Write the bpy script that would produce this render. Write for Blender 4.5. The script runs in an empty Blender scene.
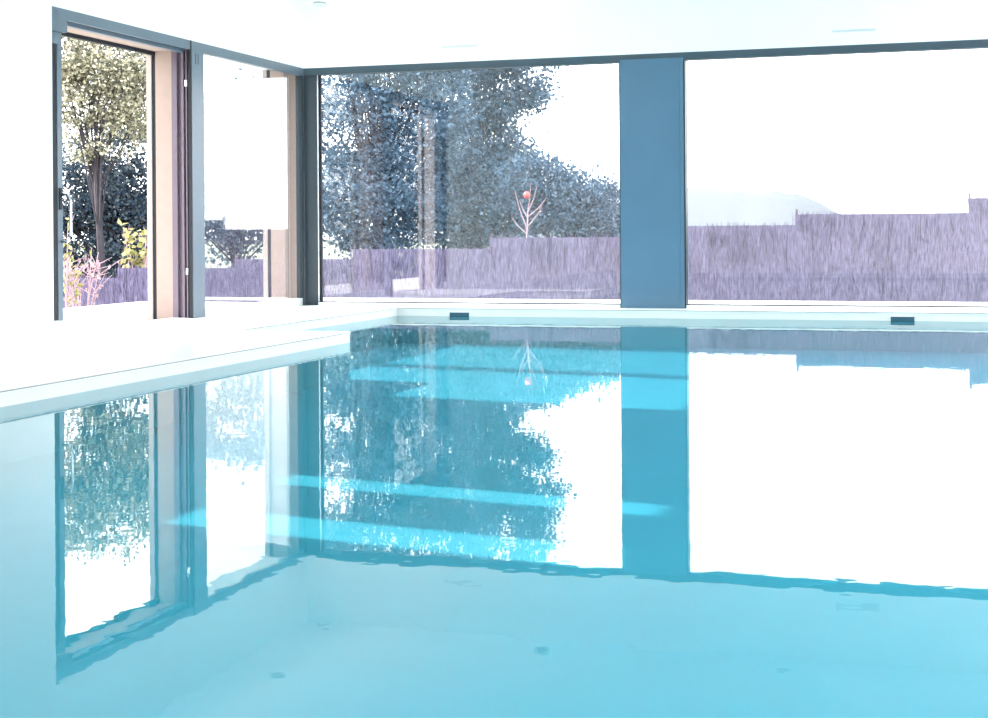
import bpy, bmesh, math, random
from mathutils import Vector, Matrix

SC = bpy.context.scene
COL = SC.collection
random.seed(7)
DECK = 0.073          # deck height above the water (water surface = 0)
CEIL = 2.90
HEAD = 2.30          # top of the glazing
BASIN = -0.25

# ---------------------------------------------------------------- helpers
class MB:
    """collects shapes, then links them as ONE mesh object"""
    def __init__(s): s.v = []; s.f = []
    def box(s, x0, x1, y0, y1, z0, z1):
        b = len(s.v)
        s.v += [(x0,y0,z0),(x1,y0,z0),(x1,y1,z0),(x0,y1,z0),(x0,y0,z1),(x1,y0,z1),(x1,y1,z1),(x0,y1,z1)]
        s.f += [tuple(b+i for i in q) for q in ((3,2,1,0),(4,5,6,7),(0,1,5,4),(1,2,6,5),(2,3,7,6),(3,0,4,7))]
        return s
    def ring(s, x0, x1, y0, y1, z0, z1, l, r, b, t, axis):
        """picture frame in the plane normal to axis; l, r, b, t = member widths"""
        if axis == 'y':
            s.box(x0, x0+l, y0, y1, z0, z1); s.box(x1-r, x1, y0, y1, z0, z1)
            s.box(x0+l, x1-r, y0, y1, z1-t, z1)
            if b: s.box(x0+l, x1-r, y0, y1, z0, z0+b)
        else:
            s.box(x0, x1, y0, y0+l, z0, z1); s.box(x0, x1, y1-r, y1, z0, z1)
            s.box(x0, x1, y0+l, y1-r, z1-t, z1)
            if b: s.box(x0, x1, y0+l, y1-r, z0, z0+b)
        return s
    def tube(s, pts, radii, n=6):
        rings = []
        for i, p in enumerate(pts):
            p = Vector(p)
            d = (Vector(pts[min(i+1, len(pts)-1)]) - Vector(pts[max(i-1, 0)]))
            if d.length < 1e-9: d = Vector((0,0,1))
            d.normalize()
            a = d.cross(Vector((0,0,1)) if abs(d.z) < .9 else Vector((1,0,0))).normalized()
            c = d.cross(a)
            r = radii[i] if isinstance(radii, (list, tuple)) else radii
            b = len(s.v)
            for k in range(n):
                t = 2*math.pi*k/n
                q = p + a*(r*math.cos(t)) + c*(r*math.sin(t))
                s.v.append(tuple(q))
            rings.append(b)
        for i in range(len(rings)-1):
            for k in range(n):
                s.f.append((rings[i]+k, rings[i]+(k+1) % n, rings[i+1]+(k+1) % n, rings[i+1]+k))
        s.f.append(tuple(rings[0]+k for k in reversed(range(n))))
        s.f.append(tuple(rings[-1]+k for k in range(n)))
        return s
    def lathe(s, prof, c, n=24):
        """prof: list of (radius, z) revolved about a vertical axis through c"""
        b = len(s.v); m = len(prof)
        for k in range(n):
            t = 2*math.pi*k/n
            for r, z in prof: s.v.append((c[0]+r*math.cos(t), c[1]+r*math.sin(t), c[2]+z))
        for k in range(n):
            for i in range(m-1):
                s.f.append((b+k*m+i, b+((k+1) % n)*m+i, b+((k+1) % n)*m+i+1, b+k*m+i+1))
        return s
    def leaf(s, p, size, rnd):
        d = Vector((rnd.gauss(0,1), rnd.gauss(0,1), rnd.gauss(0,.8))).normalized()
        a = d.cross(Vector((rnd.gauss(0,1), rnd.gauss(0,1), rnd.gauss(0,1)))).normalized()
        n = d.cross(a)
        L = size*rnd.uniform(.7, 1.3); w = L*.34
        p = Vector(p); b = len(s.v)
        s.v += [tuple(p), tuple(p+d*L*.5+a*w+n*w*.3), tuple(p+d*L), tuple(p+d*L*.5-a*w+n*w*.3)]
        s.f += [(b, b+1, b+2), (b, b+2, b+3)]
    def build(s, name, mat, parent=None, smooth=False, bevel=0):
        me = bpy.data.meshes.new(name)
        me.from_pydata(s.v, [], s.f); me.update()
        me.materials.append(mat)
        if smooth:
            for p in me.polygons: p.use_smooth = True
        o = bpy.data.objects.new(name, me); COL.objects.link(o)
        if parent is not None:
            o.parent = parent
            o.matrix_parent_inverse = parent.matrix_world.inverted() if False else Matrix.Translation(-Vector(parent.location))
        if bevel:
            m = o.modifiers.new('bevel', 'BEVEL'); m.width = bevel; m.segments = 2; m.limit_method = 'ANGLE'
        return o

def tag(o, label=None, cat=None, group=None, kind=None):
    if label: o['label'] = label
    if cat: o['category'] = cat
    if group: o['group'] = group
    if kind: o['kind'] = kind
    return o
def struct(name, mb, mat, bevel=0):
    return tag(mb.build(name, mat, None, bevel=bevel), kind='structure')
def empty(name, loc):
    o = bpy.data.objects.new(name, None); COL.objects.link(o); o.location = loc
    o.empty_display_size = .1
    return o
def copy_tree(o, off, parent=None):
    c = o.copy(); COL.objects.link(c)
    if parent is None: c.location = Vector(o.location) + Vector(off)
    else: c.parent = parent
    for ch in o.children: copy_tree(ch, off, c)
    return c

# ---------------------------------------------------------------- materials
def new_mat(name):
    m = bpy.data.materials.new(name); m.use_nodes = True
    nt = m.node_tree; nt.nodes.clear()
    out = nt.nodes.new('ShaderNodeOutputMaterial')
    return m, nt, out
def paint(name, col, rough=.5, var=.04, scale=8, bump=.0, spec=.5, metal=0, bscale=None):
    m, nt, out = new_mat(name)
    b = nt.nodes.new('ShaderNodeBsdfPrincipled'); nt.links.new(b.outputs[0], out.inputs[0])
    b.inputs['Roughness'].default_value = rough
    b.inputs['Specular IOR Level'].default_value = spec
    b.inputs['Metallic'].default_value = metal
    tc = nt.nodes.new('ShaderNodeTexCoord')
    n = nt.nodes.new('ShaderNodeTexNoise'); n.inputs['Scale'].default_value = scale; n.inputs['Detail'].default_value = 4
    nt.links.new(tc.outputs['Object'], n.inputs['Vector'])
    r = nt.nodes.new('ShaderNodeValToRGB')
    r.color_ramp.elements[0].position = .3; r.color_ramp.elements[1].position = .7
    r.color_ramp.elements[0].color = tuple(c*(1-var) for c in col)+(1,)
    r.color_ramp.elements[1].color = tuple(min(1, c*(1+var)) for c in col)+(1,)
    nt.links.new(n.outputs['Fac'], r.inputs[0]); nt.links.new(r.outputs[0], b.inputs['Base Color'])
    if bump:
        bp = nt.nodes.new('ShaderNodeBump'); bp.inputs['Strength'].default_value = bump; bp.inputs['Distance'].default_value = .01
        n2 = nt.nodes.new('ShaderNodeTexNoise'); n2.inputs['Scale'].default_value = bscale or scale*6
        nt.links.new(tc.outputs['Object'], n2.inputs['Vector'])
        nt.links.new(n2.outputs['Fac'], bp.inputs['Height']); nt.links.new(bp.outputs[0], b.inputs['Normal'])
    return m
def glass(name, gain=2.0, tint=(.97,.985,.985)):
    """clear pane: Fresnel mix of a mirror coat and a clear sheet (inner reflections counted in)"""
    m, nt, out = new_mat(name)
    fr = nt.nodes.new('ShaderNodeFresnel'); fr.inputs['IOR'].default_value = 1.5
    geo = nt.nodes.new('ShaderNodeNewGeometry')
    # keep the IOR the same from both sides of the thin pane
    ior = nt.nodes.new('ShaderNodeMix'); ior.data_type = 'FLOAT'
    ior.inputs[2].default_value = 1.5; ior.inputs[3].default_value = 1/1.5
    nt.links.new(geo.outputs['Backfacing'], ior.inputs[0]); nt.links.new(ior.outputs[0], fr.inputs['IOR'])
    a = nt.nodes.new('ShaderNodeMath'); a.operation = 'MULTIPLY'; a.inputs[1].default_value = gain
    b = nt.nodes.new('ShaderNodeMath'); b.operation = 'MULTIPLY_ADD'; b.inputs[1].default_value = gain-1; b.inputs[2].default_value = 1
    d = nt.nodes.new('ShaderNodeMath'); d.operation = 'DIVIDE'
    nt.links.new(fr.outputs[0], a.inputs[0]); nt.links.new(fr.outputs[0], b.inputs[0])
    nt.links.new(a.outputs[0], d.inputs[0]); nt.links.new(b.outputs[0], d.inputs[1])
    tr = nt.nodes.new('ShaderNodeBsdfTransparent'); tr.inputs[0].default_value = tint+(1,)
    gl = nt.nodes.new('ShaderNodeBsdfGlossy'); gl.inputs['Roughness'].default_value = 0
    mx = nt.nodes.new('ShaderNodeMixShader')
    nt.links.new(d.outputs[0], mx.inputs[0]); nt.links.new(tr.outputs[0], mx.inputs[1]); nt.links.new(gl.outputs[0], mx.inputs[2])
    nt.links.new(mx.outputs[0], out.inputs[0])
    return m
def water(name):
    m, nt, out = new_mat(name)
    tc = nt.nodes.new('ShaderNodeTexCoord')
    mp = nt.nodes.new('ShaderNodeMapping'); mp.inputs['Scale'].default_value = (1.0, 1.0, 1)
    nt.links.new(tc.outputs['Object'], mp.inputs[0])
    n = nt.nodes.new('ShaderNodeTexNoise'); n.inputs['Scale'].default_value = 11.0; n.inputs['Detail'].default_value = 1.5
    n.inputs['Roughness'].default_value = .45
    nt.links.new(mp.outputs[0], n.inputs['Vector'])
    bp = nt.nodes.new('ShaderNodeBump'); bp.inputs['Strength'].default_value = 1; bp.inputs['Distance'].default_value = WAVE
    nt.links.new(n.outputs['Fac'], bp.inputs['Height'])
    fr = nt.nodes.new('ShaderNodeFresnel'); fr.inputs['IOR'].default_value = 1.43
    geo = nt.nodes.new('ShaderNodeNewGeometry')
    ior = nt.nodes.new('ShaderNodeMix'); ior.data_type = 'FLOAT'          # same IOR seen from above and below
    ior.inputs[2].default_value = 1.43; ior.inputs[3].default_value = 1/1.43
    nt.links.new(geo.outputs['Backfacing'], ior.inputs[0]); nt.links.new(ior.outputs[0], fr.inputs['IOR'])
    nt.links.new(bp.outputs[0], fr.inputs['Normal'])
    tr = nt.nodes.new('ShaderNodeBsdfTransparent'); tr.inputs[0].default_value = WTINT+(1,)
    gl = nt.nodes.new('ShaderNodeBsdfGlossy'); gl.inputs['Roughness'].default_value = 0
    nt.links.new(bp.outputs[0], gl.inputs['Normal'])
    mx = nt.nodes.new('ShaderNodeMixShader')
    nt.links.new(fr.outputs[0], mx.inputs[0]); nt.links.new(tr.outputs[0], mx.inputs[1]); nt.links.new(gl.outputs[0], mx.inputs[2])
    nt.links.new(mx.outputs[0], out.inputs[0])
    return m
def leafmat(name, dark, pale, frac, trans=.25):
    m, nt, out = new_mat(name)
    geo = nt.nodes.new('ShaderNodeNewGeometry')
    r = nt.nodes.new('ShaderNodeValToRGB')
    r.color_ramp.elements[0].position = max(0, 1-frac-.25); r.color_ramp.elements[1].position = min(1, 1-frac+.2)
    r.color_ramp.elements[0].color = dark+(1,); r.color_ramp.elements[1].color = pale+(1,)
    nt.links.new(geo.outputs['Random Per Island'], r.inputs[0])
    d = nt.nodes.new('ShaderNodeBsdfDiffuse'); t = nt.nodes.new('ShaderNodeBsdfTranslucent')
    nt.links.new(r.outputs[0], d.inputs[0]); nt.links.new(r.outputs[0], t.inputs[0])
    mx = nt.nodes.new('ShaderNodeMixShader'); mx.inputs[0].default_value = trans
    nt.links.new(d.outputs[0], mx.inputs[1]); nt.links.new(t.outputs[0], mx.inputs[2])
    nt.links.new(mx.outputs[0], out.inputs[0])
    return m
def brushwood(name, a, b):
    m, nt, out = new_mat(name)
    tc = nt.nodes.new('ShaderNodeTexCoord')
    mp = nt.nodes.new('ShaderNodeMapping'); mp.inputs['Scale'].default_value = (60, 60, 9)
    n = nt.nodes.new('ShaderNodeTexNoise'); n.inputs['Scale'].default_value = 1; n.inputs['Detail'].default_value = 6
    n.inputs['Roughness'].default_value = .6
    nt.links.new(tc.outputs['Object'], mp.inputs[0]); nt.links.new(mp.outputs[0], n.inputs['Vector'])
    geo = nt.nodes.new('ShaderNodeNewGeometry')
    ad = nt.nodes.new('ShaderNodeMath'); ad.operation = 'MULTIPLY_ADD'; ad.inputs[1].default_value = .35; ad.inputs[2].default_value = -.17
    nt.links.new(geo.outputs['Random Per Island'], ad.inputs[0])
    su = nt.nodes.new('ShaderNodeMath'); su.operation = 'ADD'
    nt.links.new(n.outputs['Fac'], su.inputs[0]); nt.links.new(ad.outputs[0], su.inputs[1])
    r = nt.nodes.new('ShaderNodeValToRGB')
    r.color_ramp.elements[0].position = .32; r.color_ramp.elements[1].position = .7
    r.color_ramp.elements[0].color = a+(1,); r.color_ramp.elements[1].color = b+(1,)
    nt.links.new(su.outputs[0], r.inputs[0])
    d = nt.nodes.new('ShaderNodeBsdfDiffuse'); nt.links.new(r.outputs[0], d.inputs[0])
    nt.links.new(d.outputs[0], out.inputs[0])
    return m

WAVE = .00017
WTINT = (.24, .655, .76)
M = dict(
    wall=paint('white_wall_paint', (.92,.90,.885), .7, .01, 3, .05, .2),
    ceil=paint('white_ceiling_paint', (.95,.90,.875), .8, .01, 3, .0, .1),
    deck=paint('white_resin_deck', (.84,.86,.855), .35, .015, 5, .03, .4),
    coping=paint('white_coping', (.84,.87,.865), .3, .01, 6, .02, .4),
    poolwall=paint('white_pool_wall', (.76,.73,.70), .4, .02, 5, .02, .3),
    edge=paint('grey_edge_profile', (.34,.31,.30), .5, .05, 20, .0, .3),
    basin=paint('pale_pool_liner', (.86,.91,.91), .4, .02, 5, .02, .3),
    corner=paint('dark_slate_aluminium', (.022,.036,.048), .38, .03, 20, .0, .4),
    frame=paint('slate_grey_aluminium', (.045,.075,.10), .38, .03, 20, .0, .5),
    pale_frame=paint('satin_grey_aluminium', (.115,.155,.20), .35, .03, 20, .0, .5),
    pillar=paint('steel_blue_cladding', (.085,.175,.26), .45, .05, 2, .0, .4),
    mauve=paint('mauve_grey_aluminium', (.15,.115,.15), .4, .03, 20, .0, .4),
    dark=paint('black_gasket_and_gap', (.018,.02,.028), .6, .05, 20, .0, .3),
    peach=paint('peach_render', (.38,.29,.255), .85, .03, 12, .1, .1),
    lit_reveal=paint('sunlit_peach_render', (.86,.76,.73), .85, .02, 12, .05, .1),  # lighter copy of the peach render, sunlight put into its colour
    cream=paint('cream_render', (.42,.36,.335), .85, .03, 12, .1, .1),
    chrome=paint('brushed_steel', (.65,.67,.72), .25, .03, 30, .0, .5, 1),
    white=paint('white_plastic', (.82,.83,.83), .35, .01, 20, .0, .4),
    offwhite=paint('light_grey_plastic', (.62,.65,.66), .4, .01, 20, .0, .4),
    slot=paint('dark_teal_plastic', (.03,.09,.13), .5, .05, 20, .0, .4),
    lens=paint('grey_lamp_glass', (.35,.42,.43), .2, .02, 20, .0, .5),
    terrace=paint('white_terrace_paving', (.80,.78,.75), .7, .03, 4, .05, .2),
    ground=paint('dry_garden_ground', (.16,.17,.13), .9, .2, .6, .1, .1),
    hill=paint('pale_distant_hillside', (.135,.145,.16), .9, .08, .02, .0, .0),
    bark=paint('grey_brown_bark', (.055,.05,.06), .9, .2, 12, .2, .1),
    pinkbark=paint('pink_grey_bark', (.42,.30,.34), .8, .15, 20, .1, .1),
    fence=brushwood('brushwood_heather', (.060,.050,.092), (.215,.19,.30)),
    post=paint('weathered_fence_post', (.10,.08,.11), .9, .2, 20, .1, .1),
    glass=glass('clear_window_glass'),
    water=water('pool_water_surface'),
    leaf_dark=leafmat('blue_green_leaves', (.065,.115,.175), (.155,.23,.31), .4),
    leaf_mid=leafmat('grey_green_leaves', (.040,.066,.10), (.15,.18,.20), .35),
    leaf_sunlit=leafmat('sunlit_cream_leaves', (.12,.13,.10), (.50,.47,.35), .55),  # sunlight on the upper crown put into the leaf colour
    leaf_yellow=leafmat('yellow_green_leaves', (.26,.25,.10), (.44,.41,.22), .5),
    leaf_pink=leafmat('dusty_pink_leaves', (.30,.20,.24), (.48,.35,.38), .5),
    red=paint('red_fruit_skin', (.55,.10,.10), .5, .1, 20),
)

# ---------------------------------------------------------------- room shell
XR, YF = 9.0, -15.0                       # right wall, front wall (behind the camera)
T = .40                                   # wall thickness
PX0, PX1, PY0, PY1 = 1.03, 7.6, -11.2, -.27   # pool
SX, SY = 1.90, -3.45                     # the deck platform's edge and far end

# floor: deck around the pool
fl = MB()
cz0 = BASIN-.2
fl.box(0, PX0, YF, PY1, cz0, DECK-.014)
fl.box(PX0, SX, YF, SY, cz0, DECK-.014)
fl.box(SX, XR, YF, PY0, cz0, DECK-.014)
fl.box(PX1, XR, PY0, PY1, cz0, DECK-.014)
fl.box(0, XR, PY1, 0, cz0, DECK-.014)
struct('floor', fl, M['poolwall'])
cp = MB()                                  # deck slab with a thin overhanging edge
e = .004
cp.box(0, PX0+e, SY+e, PY1-e, DECK-.014, DECK)
cp.box(0, SX+e, YF, SY+e, DECK-.014, DECK)
cp.box(SX+e, XR, YF, PY0+e, DECK-.014, DECK)
cp.box(PX1-e, XR, PY0+e, PY1-e, DECK-.014, DECK)
cp.box(0, XR, PY1-e, 0, DECK-.014, DECK)
struct('floor_deck', cp, M['deck'])
ed = MB(); e2 = e+.002                       # grey metal profile along the coping's rim
z0, z1 = DECK-.009, DECK-.003
ed.box(PX0+e, PX0+e2, SY+e2, PY1-e2, z0, z1); ed.box(PX0+e, SX+e2, SY+e, SY+e2, z0, z1)
ed.box(SX+e, SX+e2, PY0+e2, SY+e, z0, z1); ed.box(PX0+e, PX1-e, PY1-e2, PY1-e, z0, z1)
ed.box(PX1-e2, PX1-e, PY0+e2, PY1-e2, z0, z1)
struct('trim_8', ed, M['edge'])
bs = MB().box(PX0-.01, PX1+.01, PY0-.01, PY1+.01, BASIN-.12, BASIN)
struct('pool_basin_floor', bs, M['basin'])
w = MB(); w.v = [(PX0,PY0,0),(PX1,PY0,0),(PX1,PY1,0),(PX0,PY1,0)]; w.f = [(0,1,2,3)]
w.v = [(SX,PY0,0),(PX1,PY0,0),(PX1,PY1,0),(PX0,PY1,0),(PX0,SY,0),(SX,SY,0)]; w.f = [(0,1,2,3,4,5)]
tag(w.build('pool_water', M['water']), 'still turquoise water filling the indoor pool and mirroring the windows', 'water', kind='stuff')

# ceiling
struct('ceiling', MB().box(-T, XR+T, YF-T, T, CEIL, CEIL+.25), M['ceil'])

# left wall: one opening (door + fixed pane), two narrow windows further towards the camera
OY0 = -4.083                               # door jamb
SLITS = [(-6.90,-6.60), (-7.74,-7.36)]
wl = MB()
wl.box(-T, 0, OY0, T, HEAD, CEIL)          # over the opening
PK = -5.2                                  # door pocket
wl.box(-.035, 0, PK, OY0, DECK-.05, CEIL); wl.box(-T, -.17, PK, OY0-.025, DECK-.05, CEIL)
wl.box(-.17, -.035, PK, OY0, 2.26, CEIL); wl.box(-.17, -.035, PK, OY0, DECK-.05, DECK)
prev = PK
for y0, y1 in reversed(SLITS):
    pass
edges = [PK]
for y0, y1 in sorted(SLITS, reverse=True):
    wl.box(-T, 0, y1, edges[-1], DECK-.05, CEIL)
    wl.box(-T, 0, y0, y1, 2.45, CEIL); wl.box(-T, 0, y0, y1, DECK-.05, 1.42)
    edges.append(y0)
wl.box(-T, 0, YF, edges[-1], DECK-.05, CEIL)
struct('wall_left', wl, M['wall'])

# back wall: band above the glazing, and the solid end on the right
WX1 = 6.9
wb = MB()
wb.box(0, XR+T, 0, T, HEAD, CEIL)
wb.box(WX1, XR+T, 0, T, DECK-.3, HEAD)
struct('wall_back', wb, M['wall'])
# right and front walls, out of view: wide openings added to brighten the room
wr = MB()
wr.box(XR, XR+T, YF, 0, DECK-.3, .12); wr.box(XR, XR+T, YF, 0, 2.75, CEIL)
for y in (YF, -10.1, -5.1, -.25): wr.box(XR, XR+T, y, y+.25, .12, 2.75)
struct('wall_right', wr, M['wall'])
wf = MB()
wf.box(-T, XR+T, YF-T, YF, DECK-.3, 1.25); wf.box(-T, XR+T, YF-T, YF, 2.7, CEIL); wf.box(1.0, 7.3, YF-T, YF, 1.25, 2.7)
for x0_, x1_ in ((-T,-.0),(8.8,XR+T)): wf.box(x0_, x1_, YF-T, YF, 1.25, 2.7)
struct('wall_front', wf, M['wall'])

# ---- window_1 : big pane at the left of the back wall
def back_window(name, x0, x1, lw, rw, fdepth=.10):
    fr = MB()
    fr.box(x0, x1, .0, fdepth, HEAD-.066, HEAD)                      # head
    fr.box(x1-rw, x1, .0, fdepth, DECK, HEAD-.066)
    root = struct(name, fr, M['frame'])
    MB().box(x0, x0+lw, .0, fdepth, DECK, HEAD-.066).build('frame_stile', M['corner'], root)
    MB().box(x0+lw, x1-rw, .006, fdepth, .102, .109).build('seal', M['dark'], root)
    MB().box(x0+lw, x1-rw, .0, fdepth, DECK-.05, .102).build('sill_base', M['white'], root)
    MB().box(x0+lw, x1-rw, .045, .065, .109, HEAD-.066).build('glass_pane', M['glass'], root)
    return root
w1 = back_window('window_1', 0.0, 3.035, .135, .012)
MB().box(.135, .147, .0, .045, .109, HEAD-.066).build('glazing_bead', M['chrome'], w1)
MB().box(.147, .165, .02, .045, .109, HEAD-.066).build('gasket', M['dark'], w1)
w2 = back_window('window_2', 3.595, WX1, .014, .10)
# steel-blue panel between the two panes
pl = MB(); pl.box(3.035, 3.595, -.012, .20, DECK, HEAD-.045); pl.box(3.555, 3.563, -.016, -.012, DECK, HEAD-.06)
struct('trim_1', pl, M['pillar'], .004)
struct('trim_2', MB().box(3.035, 3.595, 0, .2, HEAD-.045, HEAD), M['frame'])

# ---- left wall glazing: frame, mullion, fixed pane
F = .172                                    # frame depth
MY0, MY1 = -2.17, -1.95
f3 = MB()
f3.box(-.062, 0, MY1, 0, HEAD-.072, HEAD)                        # head over the fixed pane
w3 = struct('window_3', f3, M['pale_frame'])
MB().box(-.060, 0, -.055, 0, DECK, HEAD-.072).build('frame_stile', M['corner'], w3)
MB().box(-.014, .004, -.006, .0, DECK, HEAD-.03).build('corner_bead', M['chrome'], w3)
MB().box(-.062, .0, MY1, -.055, DECK-.02, DECK+.070).build('bottom_rail', M['offwhite'], w3)
MB().box(-.022, -.008, MY1, -.055, DECK+.070, HEAD-.072).build('glass_pane', M['glass'], w3)
# mullion between the open door and the fixed pane
ml = MB().box(-.012, .0, MY0+.012, MY1, DECK, HEAD)
t3 = struct('trim_3', ml, M['pale_frame'])
mm = MB()
mm.box(-F, -.012, MY0+.03, MY1, DECK, HEAD)
mm.box(-F, -.125, MY0, MY0+.03, DECK, HEAD); mm.box(-.085, -.065, MY0, MY0+.03, DECK, HEAD); mm.box(-.045, -.035, MY0, MY0+.03, DECK, HEAD)
mm.build('mullion_side', M['mauve'], t3)
MB().box(-.02, .004, MY0-.004, MY0+.014, DECK, HEAD).build('edge_strip', M['dark'], t3)
for z in (1.93, .42):
    MB().box(-.050, -.026, MY0-.010, MY0+.0, z, z+.055).build('latch_keep', M['chrome'], t3, bevel=.004)
MB().ring(.0, .003, -2.09, -2.04, 2.12, 2.2, .004, .004, .004, .004, 'x').build('screw_cover', M['frame'], t3)

# ---- door_1: sliding door run back into its pocket
dh = MB()
dh.box(-.030, 0, OY0, MY0, 2.228, HEAD)                      # head with its track grooves
dh.box(-F, -.030, OY0, MY0, 2.245, HEAD)
dh.box(-.105, -.060, OY0, MY0, 2.205, 2.245); dh.box(-F, -.150, OY0, MY0, 2.222, 2.245)
dh.box(-.032, .0, OY0, -3.90, 2.140, 2.228)
d1 = struct('door_1', dh, M['pale_frame'])
MB().box(-.060, -.030, -3.90, MY0, 2.232, 2.245).build('track_groove', M['dark'], d1)
MB().box(-.15, -.112, OY0, -3.985, DECK, 2.14).build('jamb_gap', M['dark'], d1)
MB().box(-.062, -.047, OY0, -3.962, DECK+.085, 2.14).build('gap_shade', M['dark'], d1)  # this and the strip above stand for the shade in the jamb gap
MB().box(-F, -.012, OY0+.06, MY0, DECK-.02, DECK+.003).build('threshold', M['white'], d1)
lf = MB().ring(-.100, -.045, PK+.06, -3.90, DECK+.01, 2.14, .08, .058, .08, .08, 'x')
leaf = lf.build('door_leaf', M['pale_frame'], d1)
MB().box(-.085, -.072, PK+.14, -3.958, DECK+.09, 2.06).build('glass_pane', M['glass'], leaf)
MB().box(-.045, -.038, -3.945, -3.915, .92, 1.07).build('lock_plate', M['dark'], leaf)
hz0, hz1 = .70, 1.02; hy = -3.925
pts = [(-.04,hy,hz1),(.0,hy,hz1+.004),(.024,hy,hz1-.01),(.034,hy,hz1-.04),(.034,hy,(hz0+hz1)/2),(.034,hy,hz0+.04),(.024,hy,hz0+.01),(.0,hy,hz0-.004),(-.04,hy,hz0)]
MB().tube(pts, .010, 10).build('door_handle', M['chrome'], leaf, True)
MB().box(-.046, -.0, OY0, -3.965, DECK, DECK+.085).build('foot_cap', M['white'], d1)

# ---- outer masonry of the left wall: peach lintel and piers with a dark blind guide let into them
def pier(name, y0, y1):
    m = MB().box(-.318, -F, y0, y1, DECK-.3, HEAD)
    root = struct(name, m, M['peach'])
    MB().box(-.355, -.318, y0+.012, y1, DECK-.3, HEAD).build('blind_guide', M['dark'], root)
    MB().box(-T, -.355, y0, y1, DECK-.3, HEAD).build('outer_edge', M['cream'], root)
    return root
pier('trim_4', MY0+.0, MY1-.02)
pier('trim_5', -.062, .20)
q = struct('trim_7', MB().box(-.318, -F, OY0-.025, OY0, DECK-.3, HEAD), M['lit_reveal'])
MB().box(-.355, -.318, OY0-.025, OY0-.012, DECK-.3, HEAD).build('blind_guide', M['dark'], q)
MB().box(-T, -.355, OY0-.025, OY0, DECK-.3, HEAD).build('outer_edge', M['lit_reveal'], q)
ln = struct('trim_6', MB().box(-.318, -F, OY0, MY0, 2.222, HEAD), M['peach'])
MB().box(-.355, -.318, OY0, MY0, 2.192, HEAD).build('blind_rail', M['dark'], ln)
MB().box(-T, -.355, OY0, MY0, 2.215, HEAD).build('outer_edge', M['cream'], ln)
# narrow windows nearer the camera
for i, (y0, y1) in enumerate(SLITS):
    r = struct('window_%d' % (4+i), MB().ring(-.16, -.06, y0, y1, 1.42, 2.45, .03, .03, .03, .03, 'x'), M['white'])
    MB().box(-.12, -.10, y0+.03, y1-.03, 1.45, 2.42).build('glass_pane', M['glass'], r)
struct('baseboard_left', MB().box(0, .008, -6.2, OY0-.01, DECK, DECK+.05), M['wall'])

# ---------------------------------------------------------------- fittings in the room
def inlet(x0, x1, lab):
    z0, z1 = -.012, .034
    yf = PY1
    root = empty('skimmer_inlet', ((x0+x1)/2, yf, z0-.012))
    tag(root, lab, 'pool inlet', 'skimmer inlets in the far pool edge')
    MB().ring(x0-.018, x1+.018, yf-.010, yf, z0-.012, z1+.006, .012, .012, .012, .006, 'y').build('frame', M['poolwall'], root)
    MB().box(x0, x1, yf-.004, yf-.001, z0+.006, z1).build('opening', M['slot'], root)
    MB().box(x0, x1, yf-.008, yf-.001, z0, z0+.006).build('flap', M['offwhite'], root)
    return root
inlet(1.53, 1.71, 'dark slot inlet in the far pool edge under the left pane')
inlet(5.335, 5.52, 'dark slot inlet in the far pool edge under the right pane')

def vent(x0, x1, z, lab):
    root = empty('slot_vent', ((x0+x1)/2, 0, z))
    tag(root, lab, 'vent', 'slot vents above the windows')
    MB().ring(x0, x1, -.008, 0, z-.022, z+.022, .012, .012, .012, .012, 'y').build('frame', M['wall'], root)
    MB().box(x0+.012, x1-.012, -.003, -.0005, z-.010, z+.010).build('slot', M['offwhite'], root)
    return root
vent(1.36, 1.74, 2.44, 'thin white slot vent on the wall above the left pane')
vent(4.85, 5.23, 2.42, 'thin white slot vent on the wall above the right pane')

def spot(x, y, lab):
    root = empty('ceiling_spotlight', (x, y, CEIL))
    tag(root, lab, 'spotlight', 'recessed ceiling spotlights')
    MB().lathe([(.045,-.002),(.048,-.012),(.066,-.010),(.070,0)], (x,y,CEIL)).build('trim_ring', M['offwhite'], root, True)
    MB().lathe([(.0005,-.005),(.046,-.003)], (x,y,CEIL)).build('lens', M['lens'], root, True)
    return root
spot(2.39,-.39, 'recessed ceiling spotlight before the left pane, mirrored low in the pool')
spot(4.47,-.36, 'recessed ceiling spotlight before the right pane, mirrored low in the pool')
spot(.47,-1.63, 'recessed ceiling spotlight beside the left wall, mirrored low in the pool')
sn = empty('ceiling_sensor', (.20,-.075,CEIL))
tag(sn, 'small round white sensor on the ceiling above the window corner', 'sensor')
MB().lathe([(.0005,-.030),(.035,-.030),(.050,-.022),(.056,-.010),(.056,0)], (.20,-.075,CEIL)).build('housing', M['white'], sn, True)
MB().lathe([(.0575,-.003),(.0575,-.012),(.050,-.012)], (.20,-.075,CEIL)).build('base_ring', M['lens'], sn, True)
so = empty('wall_socket', (0,-4.18,.31))
tag(so, 'small white wall socket low on the wall left of the door', 'socket')
MB().box(0, .008, -4.215, -4.145, .30, .39).build('cover_plate', M['white'], so, bevel=.003)
MB().box(.008, .0095, -4.195, -4.165, .32, .35).build('insert', M['offwhite'], so)

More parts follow.
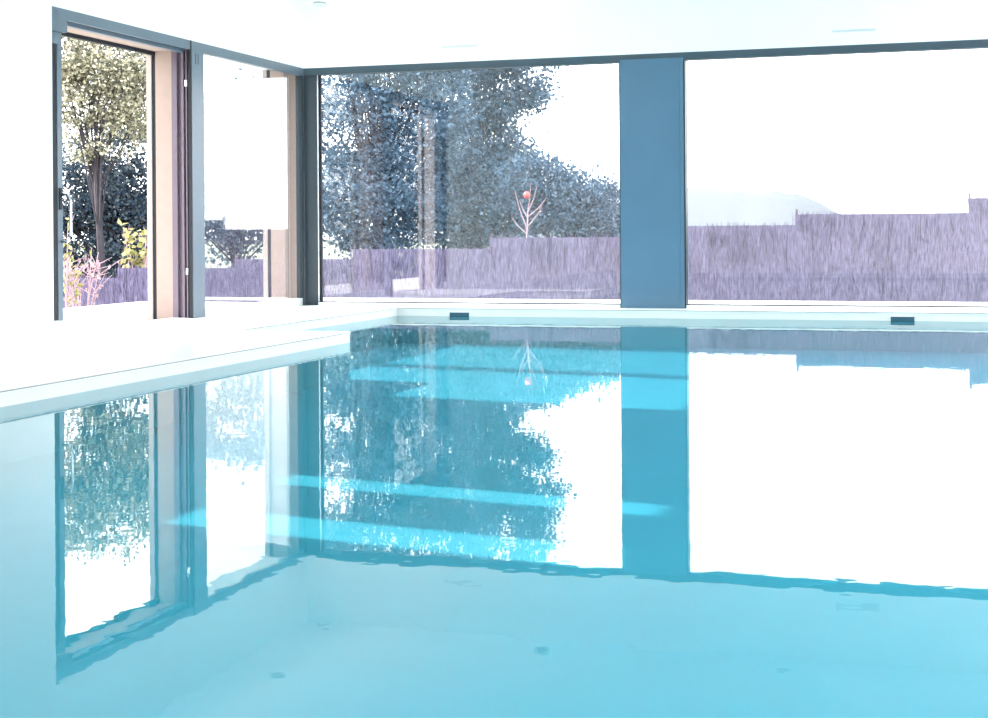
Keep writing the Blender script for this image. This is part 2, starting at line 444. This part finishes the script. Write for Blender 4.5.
# ---------------------------------------------------------------- outside
struct('terrace_left', MB().box(-2.15, -T, -14.0, .72, -1.2, DECK-.012), M['terrace'])
struct('bounce_slab_right', MB().box(XR+T, 18, -22, .21, -1.2, DECK-.012), M['terrace'])  # unseen white slab added to bounce light up to the ceiling
struct('bounce_slab_front', MB().box(-T, XR+T, -22, YF-T, -1.2, DECK-.012), M['terrace'])  # likewise unseen, added in front for more bounced light
struct('terrace_back', MB().box(-T, 10.0, .21, .98, -1.2, .100), M['terrace'])
g = MB(); NX, NY = 24, 24
for j in range(NY+1):
    for i in range(NX+1):
        x = -400+800*i/NX; y = -300+900*j/NY
        g.v.append((x, y, -1.25 + (.075*x if abs(x) < 30 else .075*30*(1 if x > 0 else -1))*0))
for j in range(NY):
    for i in range(NX):
        a = j*(NX+1)+i; g.f.append((a, a+1, a+NX+2, a+NX+1))
struct('ground', g, M['ground'])

# stepped brushwood fence behind the terrace
rnd = random.Random(3)
FY = 6.0
steps = [(-10.2,-8.6,-.13), (-8.6,-7.1,.02), (-7.1,-5.665,.16), (-5.665,-3.80,.305), (-3.80,-2.015,.428), (-2.015,-.05,.562),
         (-.05,2.037,.708), (2.037,3.938,.845), (3.938,5.994,.978), (5.994,8.0,1.155), (8.0,10.0,1.30), (10.0,12.0,1.44), (12.,14.,1.58)]
fence = empty('brushwood_fence', (2, FY, -1.25))
tag(fence, 'long mauve-brown brushwood fence stepping down to the left beyond the windows', 'fence')
for i, (x0, x1, zt) in enumerate(steps):
    p = MB().box(x0, x1, FY-.02, FY+.02, -1.25, zt-.03)
    n = int((x1-x0)*170)
    for k in range(n):
        x = x0+(x1-x0)*rnd.random(); y = FY+rnd.uniform(-.05,.03)
        L = rnd.uniform(.18,.5); zb = rnd.uniform(zt-2.0, zt-L)
        if rnd.random() < .35: zb = zt-L+rnd.uniform(-.02,.025)
        if zb < -1.2: zb = -1.2
        lean = rnd.gauss(0,.045)
        p.tube([(x, y, zb),(x+lean*.6, y-.004, zb+L*.55),(x+lean, y, zb+L)], [.005,.005,.002], 3)
    p.build('fence_panel', M['fence'], fence)
    MB().tube([(x0+.02, FY+.01, -1.25),(x0+.02, FY+.01, zt+.035)], .016, 6).build('post', M['post'], fence)

# distant hill
h = MB(); hr = random.Random(5); N = 60
prof = []
for i in range(N+1):
    x = -110+150*i/N
    z = 9.6*math.exp(-((x+50)/17)**2) + 7.2*math.exp(-((x+28)/13)**2) + 5.5*math.exp(-((x+75)/20)**2)
    prof.append((x, z + hr.uniform(-.35,.35)))
for x, z in prof:
    h.v += [(x, 300, -3), (x, 318, z*.78+hr.uniform(-.2,.2)), (x, 330, z), (x, 400, -3)]
for i in range(N):
    for k in range(3): h.f.append((i*4+k, i*4+4+k, i*4+5+k, i*4+k+1))
hill = h.build('distant_hill', M['hill'], None, True); tag(hill, 'very pale hazy hill on the horizon behind the fence', 'hill')

# ---- trees
def tree(x, y, z0, trunk_h, blobs, nclu, nleaf, spread, size, lab, leafm, seed, group=None, name='garden_tree'):
    r = random.Random(seed)
    if name == 'garden_tree' and y > 5:
        x = sum(b[0]*b[6] for b in blobs)/sum(b[6] for b in blobs)
    root = empty(name, (x, y, z0)); tag(root, lab, 'tree' if 'tree' in name else 'shrub', group)
    tr = MB(); top = Vector((x+r.uniform(-.2,.2), y, z0+trunk_h))
    tr.tube([(x,y,z0),(x+r.uniform(-.1,.1),y,z0+trunk_h*.5),tuple(top)], [.08,.06,.035], 8)
    tr.build('trunk', M['bark'], root, True)
    fo = MB(); br = MB()
    cl = []
    for (bx,by,bz,rx,ry,rz,wt) in blobs:
        for _ in range(int(nclu*wt)):
            while True:
                u = Vector((r.uniform(-1,1), r.uniform(-1,1), r.uniform(-1,1)))
                if u.length <= 1: break
            u = u.normalized()*(u.length**.6)
            cl.append((Vector((bx+u.x*rx, by+u.y*ry, bz+u.z*rz))))
    for i, c in enumerate(cl):
        if i % (9 if trunk_h > 3 else 4) == 0:
            mid = top.lerp(c, .5) + Vector((r.uniform(-.25,.25), r.uniform(-.25,.25), r.uniform(-.1,.35)))
            s0 = Vector((x,y,z0)).lerp(top, r.uniform(.55,1))
            br.tube([tuple(s0), tuple(mid), tuple(c)], [.018,.011,.004], 4)
        nl = int(nleaf*r.uniform(.6,1.4)); sp = spread*r.uniform(.6,1.3)
        for _ in range(nl):
            fo.leaf((c.x+r.gauss(0,sp), c.y+r.gauss(0,sp), c.z+r.gauss(0,sp*.75)), size, r)
    br.build('branches', M['bark'], root)
    fo.build('foliage', leafm, root)
    return root
G = -1.25
CAMP = Vector((5.8381, -12.8216, .7356)); YAW = .3006
def at(px, py, Y):
    """the point at world Y that the photograph shows at pixel (px, py), and metres per pixel there"""
    a, b = px-494, py-233.5
    u, v = a-.0068*b, b+.0068*a
    d = Vector((-math.sin(YAW)*1485.9+math.cos(YAW)*u, math.cos(YAW)*1485.9+math.sin(YAW)*u, -v))
    t = (Y-CAMP.y)/d.y
    return CAMP+d*t, t
def crown(Y, lst, dep=.8):
    out = []
    for px, py, rx, ry, wt in lst:
        p, t = at(px, py, Y); out.append((p.x, p.y, p.z, rx*t, dep, ry*t, wt))
    return out
# seen through the open door
tree(0, 9.5, G, 2.2, crown(9.5, [(100,240,80,45,1.3),(135,200,40,40,.5),(75,195,45,35,.3),(110,150,70,35,.32)]), 130, 80, .15, .075,
     'tall dark branchy tree seen through the open door', M['leaf_mid'], 11, 'trees behind the fence')
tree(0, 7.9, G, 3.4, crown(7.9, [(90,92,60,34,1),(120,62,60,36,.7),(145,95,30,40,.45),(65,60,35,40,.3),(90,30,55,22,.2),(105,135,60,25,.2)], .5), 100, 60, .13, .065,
     'crown high in the open doorway, its sunlight put into cream leaf colour, in front of the dark tree', M['leaf_sunlit'], 31, 'trees behind the fence')
tree(0, 11.8, G, 1.8, crown(11.8, [(235,170,75,90,1)]), 150, 80, .20, .09,
     'dark tree behind the fence, between the open door and the corner of the glazing', M['leaf_dark'], 12, 'trees behind the fence')
# seen through window 1
tree(0, 9.4, G, 2.6, crown(9.4, [(375,200,65,60,1.1),(345,125,60,50,.25),(420,120,50,60,.4),(385,60,90,60,.6),(400,0,95,70,.7),(360,-60,60,40,.3)]), 170, 90, .15, .07,
     'dense dark tree at the left of the big pane, reaching its top frame', M['leaf_dark'], 13, 'trees behind the fence')
tree(0, 12.9, G, 2.4, crown(12.9, [(470,205,70,45,1.1),(465,150,50,45,.5),(500,170,35,40,.3),(500,85,45,40,.28),(535,60,30,40,.14),(500,20,50,50,.35),(460,80,40,50,.3)]), 170, 90, .15, .08,
     'dark tree in the middle of the big pane with a loose leafy top', M['leaf_dark'], 14, 'trees behind the fence')
tree(0, 9.0, G, 1.5, crown(9.0, [(540,195,32,40,.7),(585,208,34,36,.9),(610,222,22,25,.3)], .6), 120, 80, .11, .06,
     'lower rounded tree beside the steel-blue pillar', M['leaf_dark'], 15, 'trees behind the fence')
# left of the terrace, mirrored in the big pane
tree(-5.6, -17.5, G, 2.4, [(-5.6,-17.5,1.8,2.2,2.4,2.6,1)], 150, 60, .30, .14,
     'dark tree left of the terrace, seen only mirrored in the big pane', M['leaf_dark'], 16, 'trees left of the terrace')
tree(-13.5, -23.0, G, 2.4, [(-13.5,-23.0,2.2,3.6,2.4,3.0,1)], 170, 60, .36, .16,
     'dark tree far left of the terrace, seen only mirrored in the big pane', M['leaf_dark'], 17, 'trees left of the terrace')

# ---- shrubs
def twig_shrub(x, y, z0, stems, seed, name, lab, bark, leafm, nleaf, size, hgt, spread, lr=.8):
    r = random.Random(seed)
    root = empty(name, (x,y,z0)); tag(root, lab, 'shrub')
    st = MB(); fo = MB()
    for _ in range(stems):
        a = r.uniform(0, 2*math.pi); rr = spread*r.uniform(.3,1)
        H = hgt*r.uniform(.6,1)
        p0 = Vector((x+r.uniform(-.06,.06), y+r.uniform(-.06,.06), z0))
        p2 = Vector((x+rr*math.cos(a), y+rr*.6*math.sin(a), z0+H))
        p1 = p0.lerp(p2, .5)+Vector((-(p2-p0).x*.2, 0, .1))
        st.tube([tuple(p0),tuple(p1),tuple(p2)], [.016,.012,.005], 5)
        for _ in range(4):
            t = r.uniform(.45,.95); q = p1.lerp(p2, t) if t > .5 else p0.lerp(p1, t+.4)
            e2 = q+Vector((r.gauss(0,.14), r.gauss(0,.1), r.uniform(.05,.28)))
            st.tube([tuple(q),tuple(e2)], [.007,.003], 4)
            for _ in range(nleaf):
                l = q.lerp(e2, r.random())
                fo.leaf((l.x+r.gauss(0,.03), l.y+r.gauss(0,.03), l.z+r.gauss(0,.03)), size, r)
    st.build('stems', bark, root)
    if nleaf: fo.build('leaves', leafm, root)
    return root
px_, t_ = at(82, 260, 4.6)
twig_shrub(px_.x, 4.6, G, 11, 21, 'twiggy_shrub', 'pink-stemmed twiggy shrub standing before the fence left in the open doorway', M['pinkbark'], M['leaf_pink'], 3, .065, 1.85, .42)
px_, t_ = at(68, 260, 3.9)
twig_shrub(px_.x, 3.9, G, 5, 22, 'yellow_shrub', 'tall yellow-leaved shrub right beside the door handle', M['pinkbark'], M['leaf_yellow'], 5, .085, 2.35, .18)
px_, t_ = at(139, 255, 6.5)
twig_shrub(px_.x, 6.5, G, 7, 23, 'yellow_shrub', 'yellow-leaved shrub rising above the fence next to the peach door reveal', M['pinkbark'], M['leaf_yellow'], 5, .11, 2.15, .30)
sp = empty('bare_sapling', (.35, 6.4, G)); tag(sp, 'bare pink-grey sapling above the fence in the big pane', 'sapling')
s = MB(); sr = random.Random(9)
s.tube([(.35,6.4,G),(.34,6.4,.7),(.36,6.4,1.0)], [.018,.012,.009], 6)
for (dx, z0_, z1_) in ((-.16,.78,1.32),(.20,.82,1.12),(.05,.98,1.42),(-.10,.95,1.18),(.13,1.0,1.38),(-.2,.72,.95),(.24,.95,1.2)):
    s.tube([(.35,6.4,z0_),(.35+dx*.6,6.4+dx*.2,(z0_+z1_)/2),(.35+dx,6.4+dx*.3,z1_)], [.008,.006,.003], 5)
s.build('stem', M['pinkbark'], sp)
MB().lathe([(.0005,-.05),(.03,-.042),(.05,0),(.03,.042),(.0005,.05)], (.35,6.38,1.25), 12).build('fruit', M['red'], sp, True)

# ---------------------------------------------------------------- light
wd = bpy.data.worlds.new('sky'); SC.world = wd; wd.use_nodes = True
nt = wd.node_tree; nt.nodes.clear()
out = nt.nodes.new('ShaderNodeOutputWorld'); bg = nt.nodes.new('ShaderNodeBackground')
tc = nt.nodes.new('ShaderNodeTexCoord'); sx = nt.nodes.new('ShaderNodeSeparateXYZ')
rp = nt.nodes.new('ShaderNodeValToRGB')
rp.color_ramp.elements[0].position = 0; rp.color_ramp.elements[0].color = (.98,.98,1,1)
rp.color_ramp.elements[1].position = .6; rp.color_ramp.elements[1].color = (.92,.96,1,1)
nt.links.new(tc.outputs['Generated'], sx.inputs[0]); nt.links.new(sx.outputs['Z'], rp.inputs[0])
nt.links.new(rp.outputs[0], bg.inputs[0]); bg.inputs[1].default_value = 4.2
nt.links.new(bg.outputs[0], out.inputs[0])
sl = bpy.data.lights.new('sun', 'SUN'); sl.energy = 11; sl.angle = math.radians(.53); sl.color = (1,.95,.88)
so_ = bpy.data.objects.new('sun', sl); COL.objects.link(so_)
dirv = Vector((.97, -.17, -.50)).normalized()
so_.rotation_euler = dirv.to_track_quat('-Z', 'Y').to_euler()
so_.location = (-20, -6, 15)

# ---------------------------------------------------------------- camera
cam = bpy.data.cameras.new('camera'); co = bpy.data.objects.new('camera', cam); COL.objects.link(co)
cam.sensor_width = 36; cam.sensor_fit = 'HORIZONTAL'
cam.lens = 1485.9/988*36
cam.shift_y = -(359-233.5)/988
cam.clip_start = .05; cam.clip_end = 2000
R = Matrix.Rotation(.3006, 4, 'Z') @ Matrix.Rotation(math.pi/2, 4, 'X') @ Matrix.Rotation(-.0068, 4, 'Z')
co.matrix_world = Matrix.Translation((5.8381, -12.8216, .7356)) @ R
SC.camera = co

SC.view_settings.view_transform = 'Standard'
SC.view_settings.look = 'None'
SC.view_settings.exposure = 0.5
SC.view_settings.gamma = 1.0
SC.view_settings.use_curve_mapping = False
SC.cycles.use_denoising = True
SC.cycles.max_bounces = 14; SC.cycles.diffuse_bounces = 6; SC.cycles.glossy_bounces = 6
SC.cycles.transparent_max_bounces = 24
SC.cycles.sample_clamp_indirect = 8
